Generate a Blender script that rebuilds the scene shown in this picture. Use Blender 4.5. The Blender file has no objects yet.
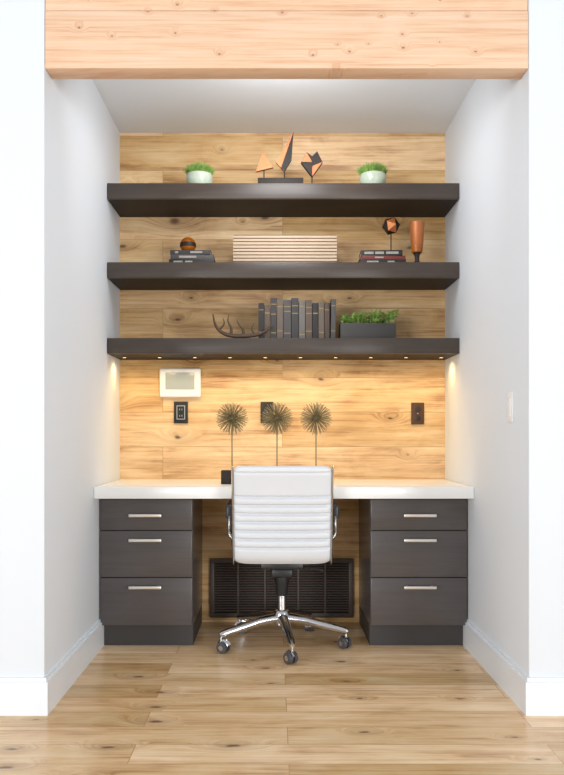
import bpy, bmesh, math, random
from mathutils import Vector, Matrix
random.seed(7)
C = bpy.context.scene.collection
PI = math.pi
scene = bpy.context.scene
scene.view_settings.view_transform = 'Standard'

CAM = Vector((-0.046, -4.196, 1.01))
FZ = -0.013
F = 775.0
def at(px, py, Y):
    s = F / (Y - CAM.y)
    return Vector((CAM.x + (px - 274) / s, Y, CAM.z - (py - 433) / s))

def L(c):
    out = []
    for v in c[:3]:
        v = v / 255.0
        out.append(v / 12.92 if v <= 0.04045 else ((v + 0.055) / 1.055) ** 2.4)
    return (out[0], out[1], out[2], 1.0)

# ------------------------------------------------------------------ materials
class NT:
    def __init__(self, name):
        self.m = bpy.data.materials.new(name); self.m.use_nodes = True
        self.t = self.m.node_tree; self.n = self.t.nodes
        self.b = self.n['Principled BSDF']
    def node(self, typ, **kw):
        n = self.n.new(typ)
        for k, v in kw.items(): setattr(n, k, v)
        return n
    def put(self, sock, v):
        if hasattr(v, 'links'): self.t.links.new(v, sock)
        else: sock.default_value = v
    def math(self, op, a, b=0.0, c=0.0, clamp=False):
        n = self.node('ShaderNodeMath', operation=op); n.use_clamp = clamp
        self.put(n.inputs[0], a); self.put(n.inputs[1], b); self.put(n.inputs[2], c)
        return n.outputs[0]
    def mix(self, f, a, b, blend='MIX'):
        n = self.node('ShaderNodeMixRGB', blend_type=blend)
        self.put(n.inputs[0], f); self.put(n.inputs[1], a); self.put(n.inputs[2], b)
        return n.outputs[0]
    def comb(self, x, y, z=0.0):
        n = self.node('ShaderNodeCombineXYZ')
        self.put(n.inputs[0], x); self.put(n.inputs[1], y); self.put(n.inputs[2], z)
        return n.outputs[0]
    def noise(self, vec, scale, detail=4, rough=0.55, dist=0.0):
        n = self.node('ShaderNodeTexNoise')
        self.put(n.inputs['Vector'], vec)
        n.inputs['Scale'].default_value = scale; n.inputs['Detail'].default_value = detail
        n.inputs['Roughness'].default_value = rough; n.inputs['Distortion'].default_value = dist
        return n.outputs['Fac']
    def maprange(self, v, a, b, c, d, smooth=True):
        n = self.node('ShaderNodeMapRange')
        if smooth: n.interpolation_type = 'SMOOTHSTEP'
        self.put(n.inputs[0], v)
        for i, x in enumerate((a, b, c, d)): n.inputs[i + 1].default_value = x
        return n.outputs[0]

def pmat(name, col, rough=0.5, metal=0.0, var=0.06, scale=8.0, spec=0.5, bump=0.0):
    t = NT(name)
    tc = t.node('ShaderNodeTexCoord').outputs['Object']
    f = t.noise(tc, scale, 3)
    a = L(col)
    d = tuple(x * (1 - var) for x in a[:3]) + (1,)
    u = tuple(min(1, x * (1 + var)) for x in a[:3]) + (1,)
    t.put(t.b.inputs['Base Color'], t.mix(f, d, u))
    t.b.inputs['Roughness'].default_value = rough
    t.b.inputs['Metallic'].default_value = metal
    t.b.inputs['Specular IOR Level'].default_value = spec
    if bump:
        bn = t.node('ShaderNodeBump'); bn.inputs['Strength'].default_value = bump
        bn.inputs['Distance'].default_value = 0.002
        t.put(bn.inputs['Height'], t.noise(tc, scale * 20, 3)); t.put(t.b.inputs['Normal'], bn.outputs[0])
    return t.m

def wood(name, axes, plank, cols, seam, rough, tint=(0.85, 1.1), knots=(1.2, 3.4, 0.45), kcol=(96, 58, 32),
         spots=(), contrast=1.0, seamsize=0.0016, off=0.37, ksize=1.0, spec=0.5, seamstr=0.75, gw=(0.52, 0.28, 0.32),
         ring=0.35, warp=0.11, dist=1.2, sat=(1.10, 0.88)):
    t = NT(name)
    sp = t.node('ShaderNodeSeparateXYZ'); t.put(sp.inputs[0], t.node('ShaderNodeTexCoord').outputs['Object'])
    a, b = sp.outputs[axes[0]], sp.outputs[axes[1]]
    c = sp.outputs[3 - axes[0] - axes[1]]
    if plank:
        br = t.node('ShaderNodeTexBrick'); br.offset = off; br.offset_frequency = 2; br.squash = 1.0
        t.put(br.inputs['Vector'], t.comb(a, b))
        br.inputs['Color1'].default_value = (0, 0, 0, 1); br.inputs['Color2'].default_value = (1, 1, 1, 1)
        br.inputs['Mortar'].default_value = (0.5, 0.5, 0.5, 1)
        br.inputs['Scale'].default_value = 1.0; br.inputs['Mortar Size'].default_value = seamsize
        br.inputs['Mortar Smooth'].default_value = 0.3; br.inputs['Bias'].default_value = 0.0
        br.inputs['Brick Width'].default_value = plank[0]; br.inputs['Row Height'].default_value = plank[1]
        bw = t.node('ShaderNodeRGBToBW'); t.put(bw.inputs[0], br.outputs['Color']); r = bw.outputs[0]
        seamf = br.outputs['Fac']
    else:
        r = t.math('MULTIPLY', c, 0.35); seamf = None
    vn = t.node('ShaderNodeTexVoronoi'); vn.voronoi_dimensions = '2D'
    wob = t.math('MULTIPLY', t.noise(t.comb(a, b), 14, 2), 0.10)
    t.put(vn.inputs['Vector'], t.comb(t.math('MULTIPLY_ADD', a, knots[0], wob), t.math('MULTIPLY_ADD', b, knots[1], wob)))
    vn.inputs['Scale'].default_value = 1.0
    sc = t.node('ShaderNodeSeparateColor'); t.put(sc.inputs[0], vn.outputs['Color'])
    sel = t.maprange(sc.outputs[0], 1 - knots[2], 1 - knots[2] + 0.02, 0, 1)
    d = t.math('DIVIDE', vn.outputs['Distance'], t.maprange(sc.outputs[1], 0, 1, 0.6 * ksize, 1.5 * ksize, False))
    km = t.math('MULTIPLY', t.maprange(d, 0.02, 0.075, 1, 0), sel)
    kw = t.math('MULTIPLY', t.maprange(d, 0.0, 0.42, 1, 0), sel)
    for (x, y, rad) in spots:
        dx = t.math('MULTIPLY', t.math('SUBTRACT', a, x), 0.62); dy = t.math('SUBTRACT', b, y)
        dd = t.math('ADD', t.math('SQRT', t.math('ADD', t.math('MULTIPLY', dx, dx), t.math('MULTIPLY', dy, dy))), t.math('MULTIPLY', wob, 0.12))
        km = t.math('MAXIMUM', km, t.maprange(dd, rad * 0.45, rad * 1.2, 1, 0))
        kw = t.math('MAXIMUM', kw, t.maprange(dd, 0.0, rad * 5, 1, 0))
    ro = t.math('MULTIPLY', r, 17.3)
    gb = t.math('MULTIPLY_ADD', kw, warp, b)
    v1 = t.comb(t.math('MULTIPLY_ADD', a, 0.9, ro), t.math('MULTIPLY', gb, 11.0), ro)
    g1 = t.noise(v1, 1.6, 7, 0.65, dist)
    v2 = t.comb(t.math('MULTIPLY_ADD', a, 2.5, ro), t.math('MULTIPLY', gb, 95.0), ro)
    g2 = t.noise(v2, 1.0, 4, 0.6, 0.3)
    v3 = t.comb(t.math('MULTIPLY_ADD', a, 2.2, ro), t.math('MULTIPLY', b, 5.0), ro)
    g3 = t.noise(v3, 1.5, 4, 0.6, 0.6)
    g = t.math('ADD', t.math('ADD', t.math('MULTIPLY', g1, gw[0]), t.math('MULTIPLY', g2, gw[1])), t.math('MULTIPLY', g3, gw[2]))
    g = t.math('MULTIPLY_ADD', t.math('SUBTRACT', g, sum(gw) / 2), contrast, 0.5)
    rp = t.node('ShaderNodeValToRGB'); t.put(rp.inputs[0], g)
    e = rp.color_ramp.elements
    e[0].position = 0.22; e[0].color = L(cols[0]); e[1].position = 0.78; e[1].color = L(cols[2])
    m = e.new(0.48); m.color = L(cols[1])
    col = rp.outputs[0]
    tv = t.maprange(r, 0, 1, tint[0], tint[1], False)
    hsv = t.node('ShaderNodeHueSaturation'); t.put(hsv.inputs['Color'], col); t.put(hsv.inputs['Value'], tv)
    t.put(hsv.inputs['Saturation'], t.maprange(r, 0, 1, sat[0], sat[1], False))
    col = hsv.outputs[0]
    col = t.mix(t.math('MULTIPLY', t.math('MULTIPLY', kw, kw), ring), col, L(kcol))
    col = t.mix(t.math('MULTIPLY', km, 0.85), col, L(tuple(x * 0.75 for x in kcol)))
    if seamf is not None:
        col = t.mix(t.math('MULTIPLY', seamf, seamstr), col, L(seam))
    t.put(t.b.inputs['Base Color'], col)
    t.b.inputs['Roughness'].default_value = rough
    t.b.inputs['Specular IOR Level'].default_value = spec
    bn = t.node('ShaderNodeBump'); bn.inputs['Strength'].default_value = 0.12; bn.inputs['Distance'].default_value = 0.002
    t.put(bn.inputs['Height'], g2); t.put(t.b.inputs['Normal'], bn.outputs[0])
    return t.m

def knot_at(px, py, rad):
    p = at(px, py, 0); return (p.x, p.z, rad)
M = {}
M['wallwood'] = wood('oak_wall_planks', (0, 2), (1.75, 0.187), ((166, 118, 72), (217, 176, 123), (237, 206, 158)), (130, 92, 56), 0.55,
                     tint=(0.78, 1.12), knots=(2.6, 5.8, 0.50), kcol=(108, 70, 40), contrast=2.0, ksize=0.8, seamstr=0.5, dist=0.7,
                     gw=(0.46, 0.32, 0.36), warp=0.07, ring=0.30,
                     spots=[knot_at(175, 221, 0.026), knot_at(243, 222, 0.010), knot_at(222, 150, 0.010), knot_at(330, 300, 0.010), knot_at(408, 455, 0.010)])
M['floor'] = wood('oak_floor_planks', (0, 1), (1.35, 0.150), ((188, 141, 94), (231, 193, 146), (248, 223, 184)), (158, 114, 74), 0.25,
                  tint=(0.74, 1.13), knots=(2.4, 5.6, 0.45), kcol=(132, 88, 54), contrast=1.8, ksize=0.8, seamstr=0.6, gw=(0.46, 0.32, 0.36), dist=0.8, sat=(1.16, 0.92))
M['beam'] = wood('fir_beam', (0, 2), None, ((222, 172, 138), (243, 208, 179), (250, 225, 203)), (150, 100, 70), 0.65,
                 knots=(8.5, 12.0, 0.45), kcol=(182, 116, 80), contrast=1.6, ksize=0.6, gw=(0.34, 0.56, 0.2), ring=0.25, warp=0.03, dist=0.2)
M['shelf'] = wood('espresso_shelf_shaded', (0, 2), None, ((32, 27, 25), (41, 35, 32), (52, 45, 41)), (0, 0, 0), 0.55, knots=(1, 1, 0.0), contrast=1.0, spec=0.25)  # shelf stain darkened, underside shade painted into the colour
M['shelflit'] = wood('espresso_shelf_lit', (0, 2), None, ((54, 46, 41), (68, 59, 53), (84, 74, 67)), (0, 0, 0), 0.36, knots=(1, 1, 0.0), contrast=1.0)  # same stain lightened, light on the front painted into the colour
M['cab'] = wood('espresso_cabinet', (0, 2), None, ((74, 69, 68), (90, 85, 84), (106, 100, 99)), (0, 0, 0), 0.27, knots=(1, 1, 0.0), contrast=0.7)
M['wall'] = pmat('white_wall_paint', (223, 229, 236), 0.6, var=0.01, scale=3)
M['ceil'] = pmat('white_ceiling_paint', (238, 243, 249), 0.7, var=0.01, scale=3)
M['trim'] = pmat('white_gloss_trim', (231, 235, 240), 0.35, var=0.01)
M['desk'] = pmat('white_quartz', (240, 240, 239), 0.25, var=0.015, scale=30)
M['chrome'] = pmat('chrome', (205, 205, 208), 0.16, 1.0, var=0.03)
M['armchrome'] = pmat('dark_chrome_arm', (150, 147, 144), 0.25, 1.0, var=0.03)
M['nickel'] = pmat('satin_nickel', (242, 238, 230), 0.3, 0.85, var=0.03)
M['leather'] = pmat('white_leather', (215, 218, 223), 0.42, var=0.02, scale=20, bump=0.08)
M['black'] = pmat('black_plastic', (34, 34, 36), 0.42, var=0.1)
M['wheel'] = pmat('grey_castor_tread', (84, 84, 88), 0.35, 0.3, var=0.1)
M['ventblack'] = pmat('dark_brown_painted_metal', (80, 67, 59), 0.5, var=0.1)
M['ventdark'] = pmat('duct_dark', (26, 22, 20), 0.8, var=0.1)
M['toe'] = pmat('dark_toe_kick', (62, 59, 59), 0.5, var=0.06)
M['copper'] = pmat('brushed_copper', (176, 106, 60), 0.45, 0.35, var=0.18, scale=30)
M['darkbronze'] = pmat('dark_bronze', (42, 33, 29), 0.55, 0.0, var=0.12, spec=0.3)
M['burst'] = pmat('aged_brass_wire', (136, 124, 90), 0.5, 0.3, var=0.25, scale=60)
M['bone'] = pmat('dark_antler', (72, 53, 38), 0.6, var=0.25, scale=30)
M['pot'] = pmat('silvery_green_glazed_ceramic', (178, 190, 172), 0.14, var=0.14, scale=18)
M['grass'] = pmat('fresh_grass', (128, 164, 78), 0.6, var=0.35, scale=60)
M['leaf'] = pmat('bright_leaf', (152, 188, 98), 0.5, var=0.4, scale=40)
M['soil'] = pmat('dark_soil', (46, 34, 26), 0.9, var=0.3, scale=80)
M['planter'] = pmat('charcoal_planter', (56, 54, 52), 0.5, var=0.1)
M['paper'] = pmat('cream_paper', (214, 198, 170), 0.8, var=0.08, scale=120)
M['gold'] = pmat('gilt_band', (156, 132, 92), 0.4, 0.4, var=0.1)
M['pale'] = pmat('pale_print', (150, 145, 138), 0.6, var=0.3, scale=90)
M['slat'] = pmat('pale_wood_slat', (188, 166, 142), 0.6, var=0.12, scale=12)
M['slatgap'] = pmat('brown_slat_gap', (98, 72, 52), 0.7, var=0.1)
M['ballwood'] = wood('turned_wood', (0, 2), None, ((120, 66, 32), (168, 100, 52), (200, 132, 76)), (0, 0, 0), 0.35, knots=(1, 1, 0.0), contrast=1.4)
M['whiteplastic'] = pmat('white_plastic', (238, 240, 243), 0.4, var=0.01)
M['screen'] = pmat('grey_lcd_screen', (170, 178, 180), 0.2, var=0.04)
M['outline'] = pmat('pale_outline', (168, 178, 188), 0.35, var=0.08, scale=50)
M['bronzeplate'] = pmat('bronze_plate', (88, 62, 44), 0.4, 0.4, var=0.1)
M['bronzedark'] = pmat('bronze_receptacle', (50, 36, 28), 0.4, var=0.1)
BOOKC = {k: pmat('book_cloth_' + k, v, 0.6, var=0.25, scale=40) for k, v in dict(
    charcoal=(54, 51, 52), slate=(70, 67, 66), taupe=(94, 83, 73), brown=(74, 58, 46), black=(36, 34, 33), grey=(100, 96, 92),
    red=(110, 46, 40), umber=(84, 70, 59)).items()}
def emis(name, col, st):
    t = NT(name); t.b.inputs['Base Color'].default_value = L(col)
    t.b.inputs['Emission Color'].default_value = L(col); t.b.inputs['Emission Strength'].default_value = st
    return t.m
M['glow'] = emis('warm_puck_lens', (255, 208, 120), 2.0)

# ------------------------------------------------------------------ mesh helpers
def catmull(pts, n):
    P = [Vector(p) for p in pts]; P = [2 * P[0] - P[1]] + P + [2 * P[-1] - P[-2]]
    out = []; k = len(P) - 3
    for i in range(n + 1):
        u = i / n * k; j = min(int(u), k - 1); t = u - j
        p0, p1, p2, p3 = P[j:j + 4]
        out.append(0.5 * ((2 * p1) + (p2 - p0) * t + (2 * p0 - 5 * p1 + 4 * p2 - p3) * t * t + (3 * p1 - p0 - 3 * p2 + p3) * t ** 3))
    return out

class MB:
    def __init__(self): self.bm = bmesh.new(); self.mi = 0
    def _mark(self, n0):
        self.bm.faces.ensure_lookup_table()
        for f in self.bm.faces[n0:]: f.material_index = self.mi
    def box(self, lo, hi, rot=None, bevel=0.0, seg=2):
        n0 = len(self.bm.faces)
        lo = Vector(lo); hi = Vector(hi); c = (lo + hi) / 2; s = hi - lo
        m = Matrix.Translation(c) @ (rot.to_4x4() if rot is not None else Matrix.Identity(4)) @ Matrix.Diagonal((s.x, s.y, s.z, 1))
        g = bmesh.ops.create_cube(self.bm, size=1.0, matrix=m)
        if bevel:
            ed = list({e for v in g['verts'] for e in v.link_edges})
            bmesh.ops.bevel(self.bm, geom=ed, offset=bevel, segments=seg, affect='EDGES', profile=0.5)
        self._mark(n0); return self
    def cyl(self, p0, p1, r0, r1=None, seg=20):
        n0 = len(self.bm.faces)
        p0 = Vector(p0); p1 = Vector(p1); r1 = r0 if r1 is None else r1
        d = p1 - p0; q = d.to_track_quat('Z', 'Y').to_matrix().to_4x4()
        bmesh.ops.create_cone(self.bm, cap_ends=True, segments=seg, radius1=r0, radius2=max(r1, 1e-5), depth=d.length,
                              matrix=Matrix.Translation((p0 + p1) / 2) @ q)
        self._mark(n0); return self
    def sphere(self, c, r, u=24, v=14, scale=(1, 1, 1)):
        n0 = len(self.bm.faces)
        bmesh.ops.create_uvsphere(self.bm, u_segments=u, v_segments=v, radius=r, matrix=Matrix.Translation(c) @ Matrix.Diagonal((*scale, 1)))
        self._mark(n0); return self
    def loops(self, rings, cap=True):
        n0 = len(self.bm.faces)
        R = [[self.bm.verts.new(p) for p in ring] for ring in rings]
        k = len(R[0])
        for a, b in zip(R, R[1:]):
            for i in range(k): self.bm.faces.new((a[i], a[(i + 1) % k], b[(i + 1) % k], b[i]))
        if cap:
            self.bm.faces.new(R[0][::-1]); self.bm.faces.new(R[-1])
        self._mark(n0); return self
    def lathe(self, prof, c=(0, 0, 0), seg=32, cap=True):
        c = Vector(c)
        return self.loops([[c + Vector((r * math.cos(2 * PI * i / seg), r * math.sin(2 * PI * i / seg), z)) for i in range(seg)] for r, z in prof], cap)
    def tube(self, pts, rad, seg=10, sq=None):
        P = [Vector(p) for p in pts]; n = len(P)
        rr = rad if isinstance(rad, (list, tuple)) else [rad] * n
        up = None; rings = []
        for i in range(n):
            t = (P[min(i + 1, n - 1)] - P[max(i - 1, 0)]).normalized()
            if up is None:
                up = Vector((1, 0, 0)) if abs(t.x) < 0.8 else Vector((0, 0, 1))
            up = (up - t * up.dot(t)).normalized(); w = t.cross(up)
            a, b = sq or (1, 1)
            rings.append([P[i] + rr[i] * (up * a * math.cos(2 * PI * j / seg) + w * b * math.sin(2 * PI * j / seg)) for j in range(seg)])
        return self.loops(rings)
    def prism(self, poly, y0, y1):
        n0 = len(self.bm.faces)
        A = [self.bm.verts.new((x, y0, z)) for x, z in poly]; B = [self.bm.verts.new((x, y1, z)) for x, z in poly]
        k = len(poly)
        self.bm.faces.new(A); self.bm.faces.new(B[::-1])
        for i in range(k): self.bm.faces.new((A[i], B[i], B[(i + 1) % k], A[(i + 1) % k]))
        self._mark(n0); return self
    def build(self, name, mats, parent=None, loc=(0, 0, 0), ang=38):
        bmesh.ops.recalc_face_normals(self.bm, faces=self.bm.faces[:])
        me = bpy.data.meshes.new(name); self.bm.to_mesh(me); self.bm.free()
        for m in (mats if isinstance(mats, list) else [mats]): me.materials.append(m)
        me.polygons.foreach_set('use_smooth', [True] * len(me.polygons))
        me.set_sharp_from_angle(angle=math.radians(ang))
        o = bpy.data.objects.new(name, me); C.objects.link(o); o.location = loc
        if parent: o.parent = parent
        return o

def thing(name, label, cat, loc=(0, 0, 0), rz=0.0, group=None):
    o = bpy.data.objects.new(name, None); C.objects.link(o); o.location = loc; o.rotation_euler = (0, 0, rz)
    o.empty_display_size = 0.05
    return tag(o, label, cat, group)
def tag(o, label, cat, group=None):
    o['label'] = label; o['category'] = cat
    if group: o['group'] = group
    return o
def struct(o): o['kind'] = 'structure'; return o
def copy_thing(root, loc, label, rz=0.0):
    r = root.copy(); C.objects.link(r); r.location = loc; r.rotation_euler = (0, 0, rz); r['label'] = label
    for ch in list(root.children):
        c = ch.copy(); C.objects.link(c); c.parent = r
        for g in list(ch.children):
            d = g.copy(); C.objects.link(d); d.parent = c
    return r

# ------------------------------------------------------------------ setting
W = 0.88; YO = -1.378; ZC = 2.634
struct(MB().box((-4.2, -10, -0.1), (4.2, 0.12, FZ)).build('floor', M['floor']))
struct(MB().box((-W, 0, FZ), (W, 0.12, ZC)).build('wall_back', M['wallwood']))
struct(MB().box((-4.2, YO, FZ), (-W, 0.12, 3.3), bevel=0.008).build('wall_left', M['wall']))
struct(MB().box((W, YO, FZ), (4.2, 0.12, 3.3), bevel=0.008).build('wall_right', M['wall']))
struct(MB().box((-W, YO + 0.10, ZC), (W, 0.12, ZC + 0.12)).build('ceiling', M['ceil']))
struct(MB().box((-W, YO, 2.86), (W, YO + 0.095, 3.3)).build('wall_front', M['wall']))
YC = -0.506
def baseboard(side, name):
    s = side; h = 0.122; t = 0.015
    m = MB()
    outer = [(4.2, YO - t), (W - t, YO - t), (W - t, YC + 0.06), (W, YC + 0.06), (W, YO), (4.2, YO)]
    m.loops([[Vector((x * s, y, FZ)) for x, y in outer], [Vector((x * s, y, h - 0.014)) for x, y in outer]])
    t2 = 0.008
    inner = [(4.2, YO - t2), (W - t2, YO - t2), (W - t2, YC + 0.06), (W, YC + 0.06), (W, YO), (4.2, YO)]
    m.loops([[Vector((x * s, y, h - 0.014)) for x, y in inner], [Vector((x * s, y, h)) for x, y in inner]])
    return struct(m.build(name, M['trim']))
baseboard(-1, 'baseboard_left'); baseboard(1, 'baseboard_right')

# ------------------------------------------------------------------ beam
bt = thing('wooden_beam', 'knotty pale fir beam spanning the top of the alcove opening', 'beam', (0, 0, 2.337))
MB().box((-W + 0.001, YO + 0.002, 0), (W - 0.001, YO + 0.09, 0.209), bevel=0.002).build('lower_timber', M['beam'], bt)
MB().box((-W + 0.001, YO + 0.006, 0.212), (W - 0.001, YO + 0.09, 0.523), bevel=0.003).build('upper_timber', M['beam'], bt)

# ------------------------------------------------------------------ shelves
SD = 0.333; ST = 0.078
SZ = [2.256, 1.862, 1.4836]
SL = ['topmost dark espresso floating shelf holding two grass pots', 'middle dark espresso floating shelf holding the slatted box',
      'lowest dark espresso floating shelf with warm lights underneath, holding upright books']
for i, z in enumerate(SZ):
    t = thing('floating_shelf', SL[i], 'shelf', (0, 0, z), group='floating shelves')
    MB().box((-W + 0.002, -SD + 0.018, -ST), (W - 0.002, -0.001, 0)).build('shaded_board', M['shelf'], t)
    MB().box((-W + 0.002, -SD, -ST), (W - 0.002, -SD + 0.018, 0), bevel=0.002).build('lit_front_edge', M['shelflit'], t)  # separate strip added to carry the painted lit front
    if i == 2:
        for k in range(10):
            x = -0.825 + k * 1.65 / 9
            p = MB().lathe([(0.012, -ST - 0.003), (0.014, -ST - 0.002), (0.014, -ST)], (x, -0.16, 0), 20).build('puck_light', M['darkbronze'], t)
            MB().lathe([(0.009, -ST - 0.004), (0.009, -ST - 0.003)], (x, -0.16, 0), 20).build('lens', M['glow'], p)
            ld = bpy.data.lights.new('puck_lamp', 'SPOT'); ld.energy = 2.4; ld.color = (1.0, 0.70, 0.29)
            ld.spot_size = math.radians(168); ld.spot_blend = 1.0; ld.shadow_soft_size = 0.03
            lo = bpy.data.objects.new('puck_lamp', ld); C.objects.link(lo); lo.location = (x, -0.16, z - ST - 0.012)

# ------------------------------------------------------------------ desk and cabinets
DT = 0.7606; DB = 0.706
tag(MB().box((-W + 0.002, -0.616, DB), (W - 0.002, -0.001, DT), bevel=0.003).build('desktop', M['desk']),
    'long white desktop slab spanning both drawer cabinets', 'desktop')
def cabinet(x0, x1, label):
    t = thing('drawer_cabinet', label, 'cabinet', ((x0 + x1) / 2, 0, 0), group='drawer cabinets under the desk')
    w = (x1 - x0) / 2
    m = MB()
    yf = YC + 0.02
    m.box((-w, yf, 0.09), (-w + 0.018, -0.002, DB - 0.001)); m.box((w - 0.018, yf, 0.09), (w, -0.002, DB - 0.001))
    m.box((-w + 0.018, yf, 0.09), (w - 0.018, -0.002, 0.118)); m.box((-w + 0.018, yf, DB - 0.019), (w - 0.018, -0.002, DB - 0.001))
    m.box((-w + 0.018, -0.014, 0.118), (w - 0.018, -0.002, DB - 0.019))
    m.box((-w + 0.018, yf + 0.004, 0.118), (w - 0.018, yf + 0.016, DB - 0.019))
    m.build('body', M['cab'], t)
    MB().box((-w + 0.002, YC + 0.045, FZ), (w - 0.002, -0.002, 0.09)).build('toe_kick', M['toe'], t)
    for (za, zb, zh) in ((0.5475, 0.694, 0.6195), (0.3235, 0.5435, 0.502), (0.094, 0.3195, 0.279)):
        d = MB().box((-w + 0.003, YC, za), (w - 0.003, yf, zb), bevel=0.002).build('drawer', M['cab'], t)
        h = MB().box((-0.077, YC - 0.034, zh - 0.007), (0.077, YC - 0.024, zh + 0.007), bevel=0.003)
        for s in (-1, 1): h.box((s * 0.06 - 0.005, YC - 0.026, zh - 0.004), (s * 0.06 + 0.005, YC, zh + 0.004))
        h.build('handle', M['nickel'], d)
cabinet(-W + 0.002, -0.434, 'dark brown three drawer cabinet left of the white chair')
cabinet(0.413, W - 0.002, 'dark brown three drawer cabinet right of the white chair')

# ------------------------------------------------------------------ vent grille
vt = thing('vent_grille', 'dark brown return air grille low on the wood wall under the desk', 'vent', (-0.005, 0, 0.014))
vw, vh = 0.387, 0.318
MB().box((-vw + 0.01, -0.006, 0.01), (vw - 0.01, -0.001, vh - 0.01)).build('backing', M['ventdark'], vt)
m = MB()
for lo, hi in (((-vw, 0), (vw, 0.024)), ((-vw, vh - 0.024), (vw, vh)), ((-vw, 0.024), (-vw + 0.024, vh - 0.024)), ((vw - 0.024, 0.024), (vw, vh - 0.024))):
    m.box((lo[0], -0.018, lo[1]), (hi[0], -0.001, hi[1]), bevel=0.002)
for x in (-0.235, -0.09, 0.09, 0.235): m.box((x - 0.005, -0.017, 0.024), (x + 0.005, -0.006, vh - 0.024))
m.build('frame', M['ventblack'], vt)
m = MB()
rot = Matrix.Rotation(math.radians(-30), 3, 'X')
for k in range(19):
    z = 0.036 + k * (vh - 0.072) / 18
    m.box((-vw + 0.024, -0.0150, z - 0.0032), (vw - 0.024, -0.0075, z + 0.0032), rot=rot)
m.build('louvre_slats', M['ventblack'], vt)

# ------------------------------------------------------------------ wall devices
p = at(180.5, 383, 0)
t = thing('wall_control_panel', 'white wall control panel with grey screen above the black outlet', 'control panel', (p.x, 0, p.z))
MB().box((-0.111, -0.024, -0.077), (0.111, -0.001, 0.077), bevel=0.008, seg=3).build('body', M['whiteplastic'], t)
MB().box((-0.078, -0.0265, -0.036), (0.078, -0.0235, 0.055), bevel=0.001).build('screen', M['screen'], t)
def outlet(px, py, label, w, h, pm, rm, kind):
    p = at(px, py, 0)
    t = thing('wall_outlet', label, 'outlet', (p.x, 0, p.z), group='wall outlets above the desk')
    MB().box((-w / 2, -0.007, -h / 2), (w / 2, -0.001, h / 2), bevel=0.002).build('plate', pm, t)
    if kind == 'outlined':
        m = MB(); a, b, c = w * 0.30, h * 0.32, 0.004
        m.box((-a, -0.0095, b - c), (a, -0.0065, b)); m.box((-a, -0.0095, -b), (a, -0.0065, -b + c))
        m.box((-a, -0.0095, -b + c), (-a + c, -0.0065, b - c)); m.box((a - c, -0.0095, -b + c), (a, -0.0065, b - c))
        m.build('outline', M['outline'], t)
        MB().box((-a + c, -0.0090, -b + c), (a - c, -0.0065, b - c)).build('insert', M['black'], t)
        for s in (-1, 1):
            for zz in (-0.018, 0.016):
                MB().box((s * 0.006 - 0.0015, -0.0100, zz - 0.005), (s * 0.006 + 0.0015, -0.0088, zz + 0.005)).build('socket_slot', M['outline'], t)
    else:
        for s in (-1, 1):
            r = MB().lathe([(0.0165, 0), (0.0165, 0.003), (0.015, 0.004)], (0, 0, 0), 20)
            bmesh.ops.rotate(r.bm, verts=r.bm.verts[:], cent=(0, 0, 0), matrix=Matrix.Rotation(PI / 2, 3, 'X'))
            bmesh.ops.translate(r.bm, verts=r.bm.verts[:], vec=(0, -0.0065, s * h * 0.2))
            r.build('receptacle', rm, t)
        MB().cyl((0, -0.0085, 0), (0, -0.0065, 0), 0.003, seg=10).build('screw', M['nickel'], t)
outlet(181, 412.5, 'black wall outlet with a pale outline below the control panel', 0.076, 0.118, M['black'], M['black'], 'outlined')
outlet(267, 412.5, 'dark outlet on the wood wall behind the starburst ornaments', 0.070, 0.115, M['bronzedark'], M['black'], 'duplex')
outlet(417.5, 413.5, 'bronze duplex wall outlet right of the starburst ornaments', 0.070, 0.118, M['bronzeplate'], M['bronzedark'], 'duplex')
t = thing('light_switch', 'white rocker light switch on the right side wall', 'light switch', (W, -1.168, 1.11))
MB().box((-0.006, -0.036, -0.058), (-0.0005, 0.036, 0.058), bevel=0.002).build('plate', M['whiteplastic'], t)
MB().box((-0.0095, -0.016, -0.033), (-0.0055, 0.016, 0.033), bevel=0.0015).build('rocker', M['whiteplastic'], t)

# ------------------------------------------------------------------ office chair
ch = thing('office_chair', 'white ribbed leather swivel office chair with chrome base at the desk', 'office chair', (-0.008, -0.46, FZ))
def sweep(m, prof, hw, th, n, wrap=0.0, r0=0.03, r1=0.03, seg=44, ex=0.3):
    P = catmull([Vector((0, y, z)) for y, z in prof], n)
    S = [0.0]
    for a, b in zip(P, P[1:]): S.append(S[-1] + (b - a).length)
    T = S[-1]; rings = []
    for i, p in enumerate(P):
        tg = (P[min(i + 1, n)] - P[max(i - 1, 0)]).normalized()
        nr = Vector((0, -tg.z, tg.y))
        s = S[i]; w = hw; e = 1.0
        for d, r in ((s, r0), (T - s, r1)):
            if d < r:
                w = min(w, hw - r + math.sqrt(max(0, r * r - (r - d) ** 2)))
            if d < 0.016: e = min(e, 0.15 + 0.85 * math.sqrt(max(0, 1 - (1 - d / 0.016) ** 2)))
        tt = th(p, s / T) * e
        ring = []
        for j in range(seg):
            a = 2 * PI * j / seg; ca, sa = math.cos(a), math.sin(a)
            x = w * math.copysign(abs(ca) ** ex, ca); q = tt * math.copysign(abs(sa) ** 0.45, sa)
            c = p + nr * q; ring.append(Vector((x, c.y + wrap * (x / hw) ** 2, c.z)))
        rings.append(ring)
    m.loops(rings)
grooves = [0.742, 0.703, 0.664, 0.625, 0.586, 0.547, 0.508]
def back_th(p, v):
    z = p.z; t = 0.022
    for g in grooves:
        t -= 0.013 * math.exp(-((z - g) / 0.0055) ** 2)
    if 0.508 < z < 0.742: t += 0.004 * abs(math.sin(PI * (z - 0.508) / 0.039))
    t -= 0.006 * math.exp(-((z - 0.852) / 0.004) ** 2)
    return t
bprof = [(-0.205, 0.442), (-0.238, 0.480), (-0.256, 0.57), (-0.272, 0.67), (-0.298, 0.78), (-0.325, 0.876)]
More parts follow.
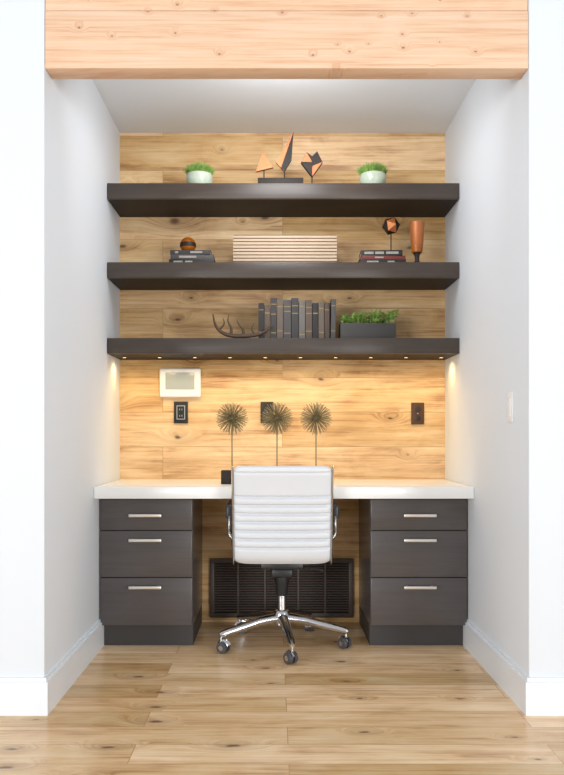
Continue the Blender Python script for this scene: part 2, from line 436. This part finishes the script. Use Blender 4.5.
m = MB(); sweep(m, bprof, 0.217, back_th, 210, wrap=0.014, r0=0.02, r1=0.028); m.build('backrest', M['leather'], ch, ang=70)
def seat_th(p, v):
    t = 0.036
    for g in (-0.15, -0.09, -0.03, 0.03, 0.09, 0.15): t -= 0.006 * math.exp(-((p.y - g) / 0.006) ** 2)
    return t
m = MB(); sweep(m, [(-0.205, 0.462), (-0.1, 0.450), (0.05, 0.456), (0.17, 0.462), (0.23, 0.435)], 0.218, seat_th, 110, r0=0.03, r1=0.04)
m.build('seat', M['leather'], ch, ang=70)
for s in (-1, 1):
    X = 0.222 * s
    path = catmull([(X, y + 0.016, z) for y, z in bprof[::-1][0:5]] + [(X, -0.195, 0.435), (X, -0.10, 0.428), (X, 0.08, 0.434), (X, 0.2, 0.435)], 60)
    MB().tube(path, 0.010, 10, sq=(0.6, 1.25)).build('side_frame', M['chrome'], ch)
    xo = 0.240 * s
    arm = MB().tube(catmull([(X, 0.10, 0.435), (xo, 0.115, 0.47), (xo, 0.13, 0.61), (xo, 0.09, 0.664), (xo, -0.02, 0.669), (xo, -0.15, 0.669), (xo, -0.198, 0.655), (xo, -0.214, 0.61), (xo, -0.210, 0.565), (X, -0.218, 0.54)], 60), 0.009, 10).build('armrest', M['armchrome'], ch)
    MB().box((xo - 0.019, -0.214, 0.632), (xo + 0.019, 0.09, 0.695), bevel=0.010, seg=3).build('arm_pad', M['black'], arm)
m = MB(); m.box((-0.10, -0.10, 0.382), (0.10, 0.11, 0.415), bevel=0.008); m.box((-0.055, -0.075, 0.335), (0.055, 0.07, 0.384), bevel=0.014, seg=3)
m.tube([(0.05, 0.0, 0.37), (0.13, 0.0, 0.372), (0.2, 0.0, 0.36)], [0.005, 0.005, 0.007], 8)
m.build('tilt_mechanism', M['black'], ch)
m = MB(); m.lathe([(0.036, 0.34), (0.036, 0.31), (0.030, 0.295), (0.028, 0.245), (0.026, 0.242)][::-1], seg=24); m.build('column_cover', M['black'], ch)
MB().cyl((0, 0, 0.10), (0, 0, 0.25), 0.021, seg=24).build('gas_lift', M['chrome'], ch)
angs = [math.radians(a) for a in (-82, -12, 62, 134, -156)]
m = MB(); m.lathe([(0.032, 0.100), (0.041, 0.105), (0.043, 0.155), (0.036, 0.17), (0.023, 0.175)], seg=28)
for a in angs:
    d = Vector((math.cos(a), math.sin(a), 0))
    m.tube([d * 0.025 + Vector((0, 0, 0.135)), d * 0.12 + Vector((0, 0, 0.126)), d * 0.22 + Vector((0, 0, 0.104)), d * 0.30 + Vector((0, 0, 0.087)), d * 0.318 + Vector((0, 0, 0.083))],
           [0.026, 0.023, 0.0195, 0.016, 0.011], 12)
m.build('star_base', M['chrome'], ch)
for i, a in enumerate(angs):
    d = Vector((math.cos(a), math.sin(a), 0)); c = d * 0.311
    sw = a + (0.5, -0.7, 0.4, 1.0, -0.9)[i] + PI / 2
    ax = Vector((math.cos(sw), math.sin(sw), 0)); fw = Vector((-ax.y, ax.x, 0))
    m = MB(); m.cyl(c + Vector((0, 0, 0.05)), c + Vector((0, 0, 0.085)), 0.007, seg=10)
    o2 = c + fw * 0.012 + Vector((0, 0, 0.027))
    hood = [o2 + 0.029 * (fw * math.cos(q) + Vector((0, 0, 1)) * math.sin(q)) for q in [math.radians(x) for x in range(20, 161, 20)]]
    m.tube(hood, 0.008, 8, sq=(1.6, 0.5))
    m.cyl(o2 - ax * 0.025, o2 + ax * 0.025, 0.012, seg=14)
    cs = m.build('castor', M['chrome'], ch)
    for s in (-1, 1):
        MB().cyl(o2 + ax * s * 0.006, o2 + ax * s * 0.023, 0.027, 0.025, seg=22).build('wheel', M['wheel'], cs)

# ------------------------------------------------------------------ starburst ornaments
def starburst(loc, label):
    t = thing('starburst_ornament', label, 'ornament', loc, group='starburst ornaments on the desk')
    MB().box((-0.052, -0.035, 0), (0.052, 0.035, 0.066), bevel=0.002).build('base', M['darkbronze'], t)
    MB().cyl((0, 0, 0.06), (0, 0, 0.32), 0.0034, seg=8).build('stem', M['burst'], t)
    m = MB(); c = Vector((0, 0, 0.322)); m.sphere(c, 0.016, 12, 8)
    n = 190
    for k in range(n):
        z = 1 - 2 * (k + 0.5) / n; ph = k * 2.39996; rr = math.sqrt(1 - z * z)
        d = Vector((rr * math.cos(ph), rr * math.sin(ph), z)); ln = 0.074 + 0.010 * random.random()
        m.cyl(c + d * 0.010, c + d * ln, 0.0011, 0.0016, seg=5)
    m.build('burst', M['burst'], t)
    return t
Ysb = -0.385
xs = [at(px, 480, Ysb).x for px in (232, 277, 316)]
sb = starburst((xs[0], Ysb, DT), 'wire starburst ornament on a stem, nearest the control panel')
copy_thing(sb, (xs[1], Ysb, DT), 'wire starburst ornament in the middle, between the other two')
copy_thing(sb, (xs[2], Ysb, DT), 'wire starburst ornament on a stem, nearest the bronze outlet')

# ------------------------------------------------------------------ books
def book(label, group, loc, th, depth, h, mat, lying=False, lean=0.0, bands=(), bandmat='gold', rz=0.0):
    """upright: thickness along x, spine facing -y. lying: spine length along x."""
    t = thing('book', label, 'book', loc, rz, group)
    c = 0.0025
    def add(name, boxes, mm, bev):
        m = MB()
        for lo, hi in boxes:
            if lying: lo, hi = (lo[2] - h / 2, lo[1], lo[0] + th / 2), (hi[2] - h / 2, hi[1], hi[0] + th / 2)
            m.box(lo, hi, bevel=bev)
        if lean:
            piv = Vector((th / 2 if lean > 0 else -th / 2, 0, 0))
            bmesh.ops.rotate(m.bm, verts=m.bm.verts[:], cent=piv, matrix=Matrix.Rotation(lean, 3, 'Y'))
        return m.build(name, mm, t)
    add('cover', [((-th / 2, 0, 0), (-th / 2 + c, depth, h)), ((th / 2 - c, 0, 0), (th / 2, depth, h)), ((-th / 2, -0.002, 0), (th / 2, 0.003, h))], mat, 0.0008)
    add('pages', [((-th / 2 + c, 0.003, 0.003), (th / 2 - c, depth - 0.004, h - 0.003))], M['paper'], 0)
    f = 0.28 * th if lying else 0.0015
    for a, b in bands:
        add('spine_band', [((-th / 2 + f, -0.0030, a * h), (th / 2 - f, -0.0015, b * h))], M[bandmat], 0)
Z3 = SZ[2]
G3 = 'upright books on the lowest shelf'
Yb = -0.27
sc3 = F / (Yb - CAM.y)
specs = [
    (258.5, 264, 303, 'black', ((.8, .82), (.2, .22)), 'thin black upright book, first in row beside the antler'),
    (264.5, 270, 305, 'umber', ((.75, .78),), 'short umber book between thin black book and tall charcoal book'),
    (270.5, 276.5, 298, 'charcoal', ((.84, .86), (.6, .62), (.15, .17)), 'tall charcoal upright book, third from the antler'),
    (277, 283, 299, 'taupe', ((.8, .82), (.2, .22)), 'taupe upright book with two gilt bands, right of tall charcoal book'),
    (283.5, 291, 300, 'slate', ((.82, .84), (.7, .72), (.15, .17)), 'thick slate grey upright book in the middle of row'),
    (291.5, 298.5, 298, 'charcoal', ((.62, .64), (.8, .82)), 'charcoal upright book left of the light grey book'),
    (299, 305, 301, 'grey', ((.85, .87), (.12, .14)), 'light grey upright book, palest of the row'),
    (305.5, 312, 300, 'umber', ((.8, .82), (.65, .67), (.2, .22)), 'umber upright book with three gilt bands, right of light grey book'),
    (312.5, 318, 303, 'black', ((.7, .73),), 'black upright book with one gilt band, right of centre'),
    (318.5, 324, 302, 'taupe', ((.82, .84), (.18, .2)), 'taupe upright book two places from the leaning end book'),
    (324.5, 329.5, 303, 'brown', ((.8, .82),), 'thin brown upright book just before the leaning end book'),
]
for a, b, top, col, bands, lab in specs:
    xa = CAM.x + (a - 274) / sc3; xb = CAM.x + (b - 274) / sc3
    h = CAM.z - (top - 433) / sc3 - Z3
    book(lab, G3, ((xa + xb) / 2, Yb, Z3), xb - xa, 0.145, h, BOOKC[col], bands=bands)
xa = CAM.x + (330.4 - 274) / sc3
book('slate upright book leaning at the end of row beside the planter', G3, (xa + 0.013, Yb, Z3), 0.024, 0.145, 0.205, BOOKC['slate'], bands=((.82, .84), (.2, .22)), lean=0.02)

Z2 = SZ[1]
def stack(px0, px1, n, Y, labels, cols, group, ths, bms):
    s = F / (Y - CAM.y); x0 = CAM.x + (px0 - 274) / s; x1 = CAM.x + (px1 - 274) / s
    z = Z2
    for i in range(n):
        w = (x1 - x0) * (1.0, 0.96, 0.9)[i]
        book(labels[i], group, ((x0 + x1) / 2 + (0, 0.003, -0.006)[i], Y, z), ths[i], 0.16, w, BOOKC[cols[i]], lying=True,
             bands=bms[i][0], bandmat=bms[i][1], rz=(0.0, 0.02, -0.03)[i])
        z += ths[i] + 0.0003
    return (x0 + x1) / 2, z
xl, zl = stack(169, 214, 3, -0.27, ['black lying book at bottom of stack under the wooden ball', 'slate lying book in middle of stack under the wooden ball',
      'charcoal lying book on top, directly under the wooden ball'], ['black', 'slate', 'charcoal'], 'lying books under the wooden ball',
      [0.028, 0.024, 0.022], [(((.1, .3), (.36, .52)), 'pale'), (((.2, .6),), 'pale'), (((.12, .2), (.5, .8)), 'pale')])
xr, zr = stack(360, 406, 3, -0.27, ['black lying book at bottom of stack under the faceted orb', 'dark red lying book in middle of stack under the faceted orb',
      'black lying book with pale printed spine, under the faceted orb'], ['black', 'red', 'black'], 'lying books under the faceted orb',
      [0.028, 0.018, 0.028], [(((.15, .4), (.6, .75)), 'pale'), (((.3, .5),), 'pale'), (((.08, .3), (.34, .55), (.6, .9)), 'pale')])

# wooden ball
pb = at(188, 243, -0.2)
t = thing('wooden_ball', 'turned brown wooden ball resting on the left stack of books', 'ball', (pb.x, -0.2, zl))
MB().sphere((0, 0, 0.041), 0.041, 32, 20).build('ball', M['ballwood'], t)
MB().lathe([(0.0395, 0.030), (0.0415, 0.031), (0.0419, 0.041), (0.0415, 0.051), (0.0395, 0.052)], seg=32).build('dark_stripe', M['darkbronze'], t)

# slatted box
s2 = F / (-0.27 - CAM.y); x0 = CAM.x + (233 - 274) / s2; x1 = CAM.x + (337 - 274) / s2
t = thing('slatted_box', 'long pale wood box of stacked horizontal slats on the middle shelf', 'box', ((x0 + x1) / 2, -0.17, Z2))
hw = (x1 - x0) / 2; H = 0.155
MB().box((-hw + 0.004, -0.096, 0), (hw - 0.004, 0.096, H - 0.002)).build('body', M['slatgap'], t)
m = MB()
for k in range(9):
    za = 0.002 + k * (H - 0.004) / 9; m.box((-hw, -0.10, za), (hw, 0.10, za + (H - 0.004) / 9 - 0.0045), bevel=0.001)
m.build('slat_cladding', M['slat'], t)

# faceted orb on stand
pr = at(391, 226, -0.2)
t = thing('faceted_orb', 'black and copper faceted orb on a short stand, on the right books', 'ornament', (pr.x, -0.2, zr))
hz = pr.z - zr
MB().box((-0.022, -0.022, 0), (0.022, 0.022, 0.008), bevel=0.001).build('base', M['darkbronze'], t)
MB().cyl((0, 0, 0.006), (0, 0, hz - 0.03), 0.003, seg=8).build('rod', M['darkbronze'], t)
m = MB(); bmesh.ops.create_icosphere(m.bm, subdivisions=1, radius=0.047, matrix=Matrix.Translation((0, 0, hz)) @ Matrix.Rotation(0.4, 4, 'X') @ Matrix.Rotation(0.3, 4, 'Y'))
m.bm.faces.ensure_lookup_table()
for i, f in enumerate(m.bm.faces): f.material_index = 1 if i % 5 in (1, 3) else 0
m.build('orb', [M['darkbronze'], M['copper']], t, ang=5)

# copper goblet
pg = at(417, 240, -0.25); s = F / (-0.25 - CAM.y)
t = thing('copper_goblet', 'tapered copper cup ornament on a narrow dark foot beside the faceted orb', 'goblet', (pg.x, -0.25, Z2))
zt = CAM.z - (223 - 433) / s - Z2; zb = 0.064; zm = zb + (zt - zb) * 0.25
MB().lathe([(0.002, zb), (0.024, zb), (0.027, zb + 0.003), (0.0305, zm), (0.027, zm)], seg=32).build('lower_band', M['ballwood'], t)
MB().lathe([(0.0295, zm), (0.0310, zm + 0.002), (0.0390, zt), (0.0360, zt), (0.029, zm + 0.01), (0.002, zm + 0.008)], seg=32).build('bowl', M['copper'], t)
MB().lathe([(0.028, 0), (0.028, 0.006), (0.016, 0.014), (0.011, 0.028), (0.013, 0.050), (0.020, zb)], seg=24).build('foot', M['darkbronze'], t)

# ------------------------------------------------------------------ top shelf
Z1 = SZ[0]; Y1 = -0.25; s1 = F / (Y1 - CAM.y)
def grass_pot(px, label):
    t = thing('grass_pot', label, 'potted plant', (CAM.x + (px - 274) / s1, Y1, Z1), group='grass pots on the top shelf')
    MB().lathe([(0.045, 0), (0.055, 0.004), (0.065, 0.025), (0.068, 0.048), (0.066, 0.062), (0.064, 0.068), (0.060, 0.068), (0.061, 0.060), (0.058, 0.058)], seg=36).build('pot', M['pot'], t)
    MB().lathe([(0.059, 0.056), (0.059, 0.062), (0.03, 0.070), (0.001, 0.072)], seg=24).build('soil', M['soil'], t)
    m = MB(); bm = m.bm
    for k in range(1300):
        r = 0.060 * math.sqrt(random.random()); a = random.random() * 2 * PI
        b = Vector((r * math.cos(a), r * math.sin(a), 0.062)); ln = random.uniform(0.046, 0.074) * (1 - 0.45 * (r / 0.060) ** 2)
        lean = Vector((random.uniform(-1, 1), random.uniform(-1, 1), 0)) * 0.016 + Vector((b.x, b.y, 0)) * 0.40
        side = Vector((-math.sin(k), math.cos(k), 0)) * 0.0018
        v = [bm.verts.new(b - side), bm.verts.new(b + side), bm.verts.new(b + lean * 0.4 + Vector((0, 0, ln * 0.6)) + side * 0.8),
             bm.verts.new(b + lean * 0.4 + Vector((0, 0, ln * 0.6)) - side * 0.8), bm.verts.new(b + lean + Vector((0, 0, ln)))]
        bm.faces.new(v[:4]); bm.faces.new((v[3], v[2], v[4]))
    m.build('grass', M['grass'], t)
    return t
gp = grass_pot(199.5, 'pale ceramic pot of green grass left of the copper sculptures')
copy_thing(gp, (CAM.x + (373 - 274) / s1, Y1, Z1), 'pale ceramic pot of green grass right of the copper sculptures', 2.0)

def loc2(px, py, cx): return (CAM.x + (px - 274) / s1 - cx, CAM.z - (py - 433) / s1 - Z1)
cx = CAM.x + (280.5 - 274) / s1
t = thing('sail_sculpture', 'copper and black two triangle sculpture on a long dark base', 'sculpture', (cx, Y1, Z1))
zb = CAM.z - (180.5 - 433) / s1 - Z1
MB().box((-0.115, -0.045, 0), (0.115, 0.045, zb), bevel=0.002).build('base', M['darkbronze'], t)
q = lambda l: [loc2(a, b, cx) for a, b in l]
for px, py in ((264, 171), (284.5, 171)):
    x, z = loc2(px, py, cx); MB().cyl((x, 0, zb - 0.004), (x, 0, z + 0.01), 0.003, seg=8).build('rod', M['darkbronze'], t)
MB().prism(q([(256, 172), (273, 168), (263, 153)]), -0.010, 0.010).build('small_triangle', M['copper'], t)
m = MB(); m.prism(q([(276, 163), (284, 172), (293, 133)]), -0.012, 0.004); m.mi = 1
m.prism(q([(281.0, 168.6), (284.5, 172), (291.5, 160), (293.5, 133)]), -0.016, 0.012)
m.build('tall_triangle', [M['copper'], M['darkbronze']], t)
cx = CAM.x + (311.5 - 274) / s1
t = thing('diamond_sculpture', 'small black and copper heart-like faceted block beside the tall triangle', 'sculpture', (cx, Y1, Z1))
m = MB(); m.prism(q([(301, 163), (306.5, 153), (312, 157), (312, 177.5)]), -0.014, 0.014); m.prism(q([(312, 157), (317, 152), (322.5, 163), (312, 177.5)]), -0.012, 0.016)
m.mi = 1; m.prism(q([(301.5, 162.8), (306.5, 153.4), (311.8, 163)]), -0.017, 0.004); m.prism(q([(312.2, 177), (312.2, 167), (322.0, 163)]), -0.015, 0.008)
m.build('diamond', [M['darkbronze'], M['copper']], t)
x, z = loc2(312, 176, cx); MB().cyl((x, 0, 0.006), (x, 0, z + 0.008), 0.003, seg=8).build('rod', M['darkbronze'], t)
MB().box((-0.025, -0.025, 0), (0.025, 0.025, 0.008), bevel=0.001).build('base', M['darkbronze'], t)

# ------------------------------------------------------------------ lowest shelf: antler and planter
Ya = -0.302
t = thing('antler', 'dark branching antler lying left of the upright books', 'antler', (at(228, 340, Ya).x, Ya, Z3))
def pl(l, dy=0.0):
    out = []
    for i, (px, py) in enumerate(l):
        p = at(px, py, Ya); out.append((p.x - t.location.x, dy, max(p.z - Z3, 0.010)))
    return out
m = MB()
main = catmull(pl([(213, 314), (215, 324), (220, 331), (230, 335.5), (243, 336), (255, 335), (264, 332), (272, 326)]), 40)
m.tube(main, [0.0018 + 0.0085 * math.sin(PI * min(1, 0.04 + i / 40 * 0.86)) for i in range(41)], 10)
m.tube(catmull(pl([(231, 335.5), (231, 328), (228, 321), (229, 314)]), 14), [0.0085 - 0.0075 * i / 14 for i in range(15)], 8)
m.tube(catmull(pl([(243, 336), (243, 330), (238, 323), (237, 319)]), 12), [0.0085 - 0.0075 * i / 12 for i in range(13)], 8)
m.tube(catmull(pl([(219, 330), (224, 324), (223, 318)]), 10), [0.007 - 0.006 * i / 10 for i in range(11)], 8)
m.tube(catmull(pl([(254, 335), (252, 329), (254, 323)]), 10), [0.007 - 0.006 * i / 10 for i in range(11)], 8)
m.build('antler_branch', M['bone'], t)

xa = CAM.x + (340.5 - 274) / sc3; xb = CAM.x + (396 - 274) / sc3
t = thing('rectangular_planter', 'charcoal rectangular planter of green leaves at right end of books', 'planter', ((xa + xb) / 2, -0.215, Z3))
hw = (xb - xa) / 2; hh = CAM.z - (323 - 433) / sc3 - Z3
m = MB(); c = 0.006
m.box((-hw, -0.055, 0), (hw, -0.055 + c, hh), bevel=0.001); m.box((-hw, 0.055 - c, 0), (hw, 0.055, hh), bevel=0.001)
m.box((-hw, -0.055 + c, 0), (-hw + c, 0.055 - c, hh)); m.box((hw - c, -0.055 + c, 0), (hw, 0.055 - c, hh)); m.box((-hw + c, -0.055 + c, 0), (hw - c, 0.055 - c, c))
m.build('box', M['planter'], t)
MB().box((-hw + c, -0.055 + c, c), (hw - c, 0.055 - c, hh - 0.012)).build('soil', M['soil'], t)
m = MB(); bm = m.bm
for k in range(80):
    bx_ = random.uniform(-hw + 0.010, hw - 0.004); by = random.uniform(-0.044, 0.042)
    hgt = random.uniform(0.02, 0.074) * (0.75 + 0.5 * (bx_ + hw) / (2 * hw))
    base = Vector((bx_, by, hh - 0.014)); top = base + Vector((random.uniform(-.022, .022), random.uniform(-.022, .014), hgt + 0.006))
    top.x = max(top.x, -hw + 0.004)
    m.tube([base, (base + top) / 2, top], 0.0010, 5)
    for j in range(9):
        a = j * 2.4 + random.random(); d = Vector((math.cos(a), math.sin(a), random.uniform(-0.2, 0.8))).normalized()
        o = base.lerp(top, random.uniform(0.5, 1.0)); ln = random.uniform(0.020, 0.036)
        if o.x + d.x * ln < -hw: d.x = -d.x
        sd = d.cross(Vector((0, 0, 1))).normalized() * ln * 0.24
        v = [bm.verts.new(o), bm.verts.new(o + d * ln * 0.5 + sd + Vector((0, 0, .002))), bm.verts.new(o + d * ln), bm.verts.new(o + d * ln * 0.5 - sd + Vector((0, 0, .002)))]
        bm.faces.new(v[:3]); bm.faces.new((v[0], v[2], v[3]))
for v in bm.verts: v.co.x = max(v.co.x, -hw)
m.build('foliage', M['leaf'], t)

# ------------------------------------------------------------------ light and camera
w = bpy.data.worlds.new('World'); scene.world = w; w.use_nodes = True
w.node_tree.nodes['Background'].inputs[0].default_value = (0.93, 0.965, 1.0, 1); w.node_tree.nodes['Background'].inputs[1].default_value = 0.64
def area(name, loc, target, sx, sy, en, col):
    ld = bpy.data.lights.new(name, 'AREA'); ld.shape = 'RECTANGLE'; ld.size = sx; ld.size_y = sy; ld.energy = en; ld.color = col
    o = bpy.data.objects.new(name, ld); C.objects.link(o); o.location = loc
    o.rotation_euler = (Vector(target) - Vector(loc)).to_track_quat('-Z', 'Y').to_euler()
for s in (-1, 1):
    area('side_fill_light', (s * 4.9, -9.0, 1.3), (-s * 0.5, -0.5, 1.2), 3.2, 2.4, 365, (0.96, 0.985, 1.0))  # added pair of area lamps, brighten the alcove and its side walls
area('alcove_fill_light', (0.0, -0.85, 2.61), (0, -0.3, 1.6), 0.4, 0.4, 8, (0.98, 0.985, 1.0))  # added fill, unseen above the beam line, lifts the alcove interior
area('ceiling_fill_light', (0.0, -1.25, 2.40), (0, -0.40, 2.63), 0.5, 0.05, 5, (0.92, 0.96, 1.0))  # added uplight, unseen behind the beam, brightens the alcove ceiling

cd = bpy.data.cameras.new('camera'); co = bpy.data.objects.new('camera', cd); C.objects.link(co)
co.location = CAM; co.rotation_euler = (PI / 2, 0, 0)
cd.sensor_fit = 'VERTICAL'; cd.sensor_height = 36; cd.sensor_width = 36; cd.lens = 36 * F / 775
cd.shift_x = 8 / 775; cd.shift_y = 45.5 / 775; cd.clip_start = 0.05
scene.camera = co
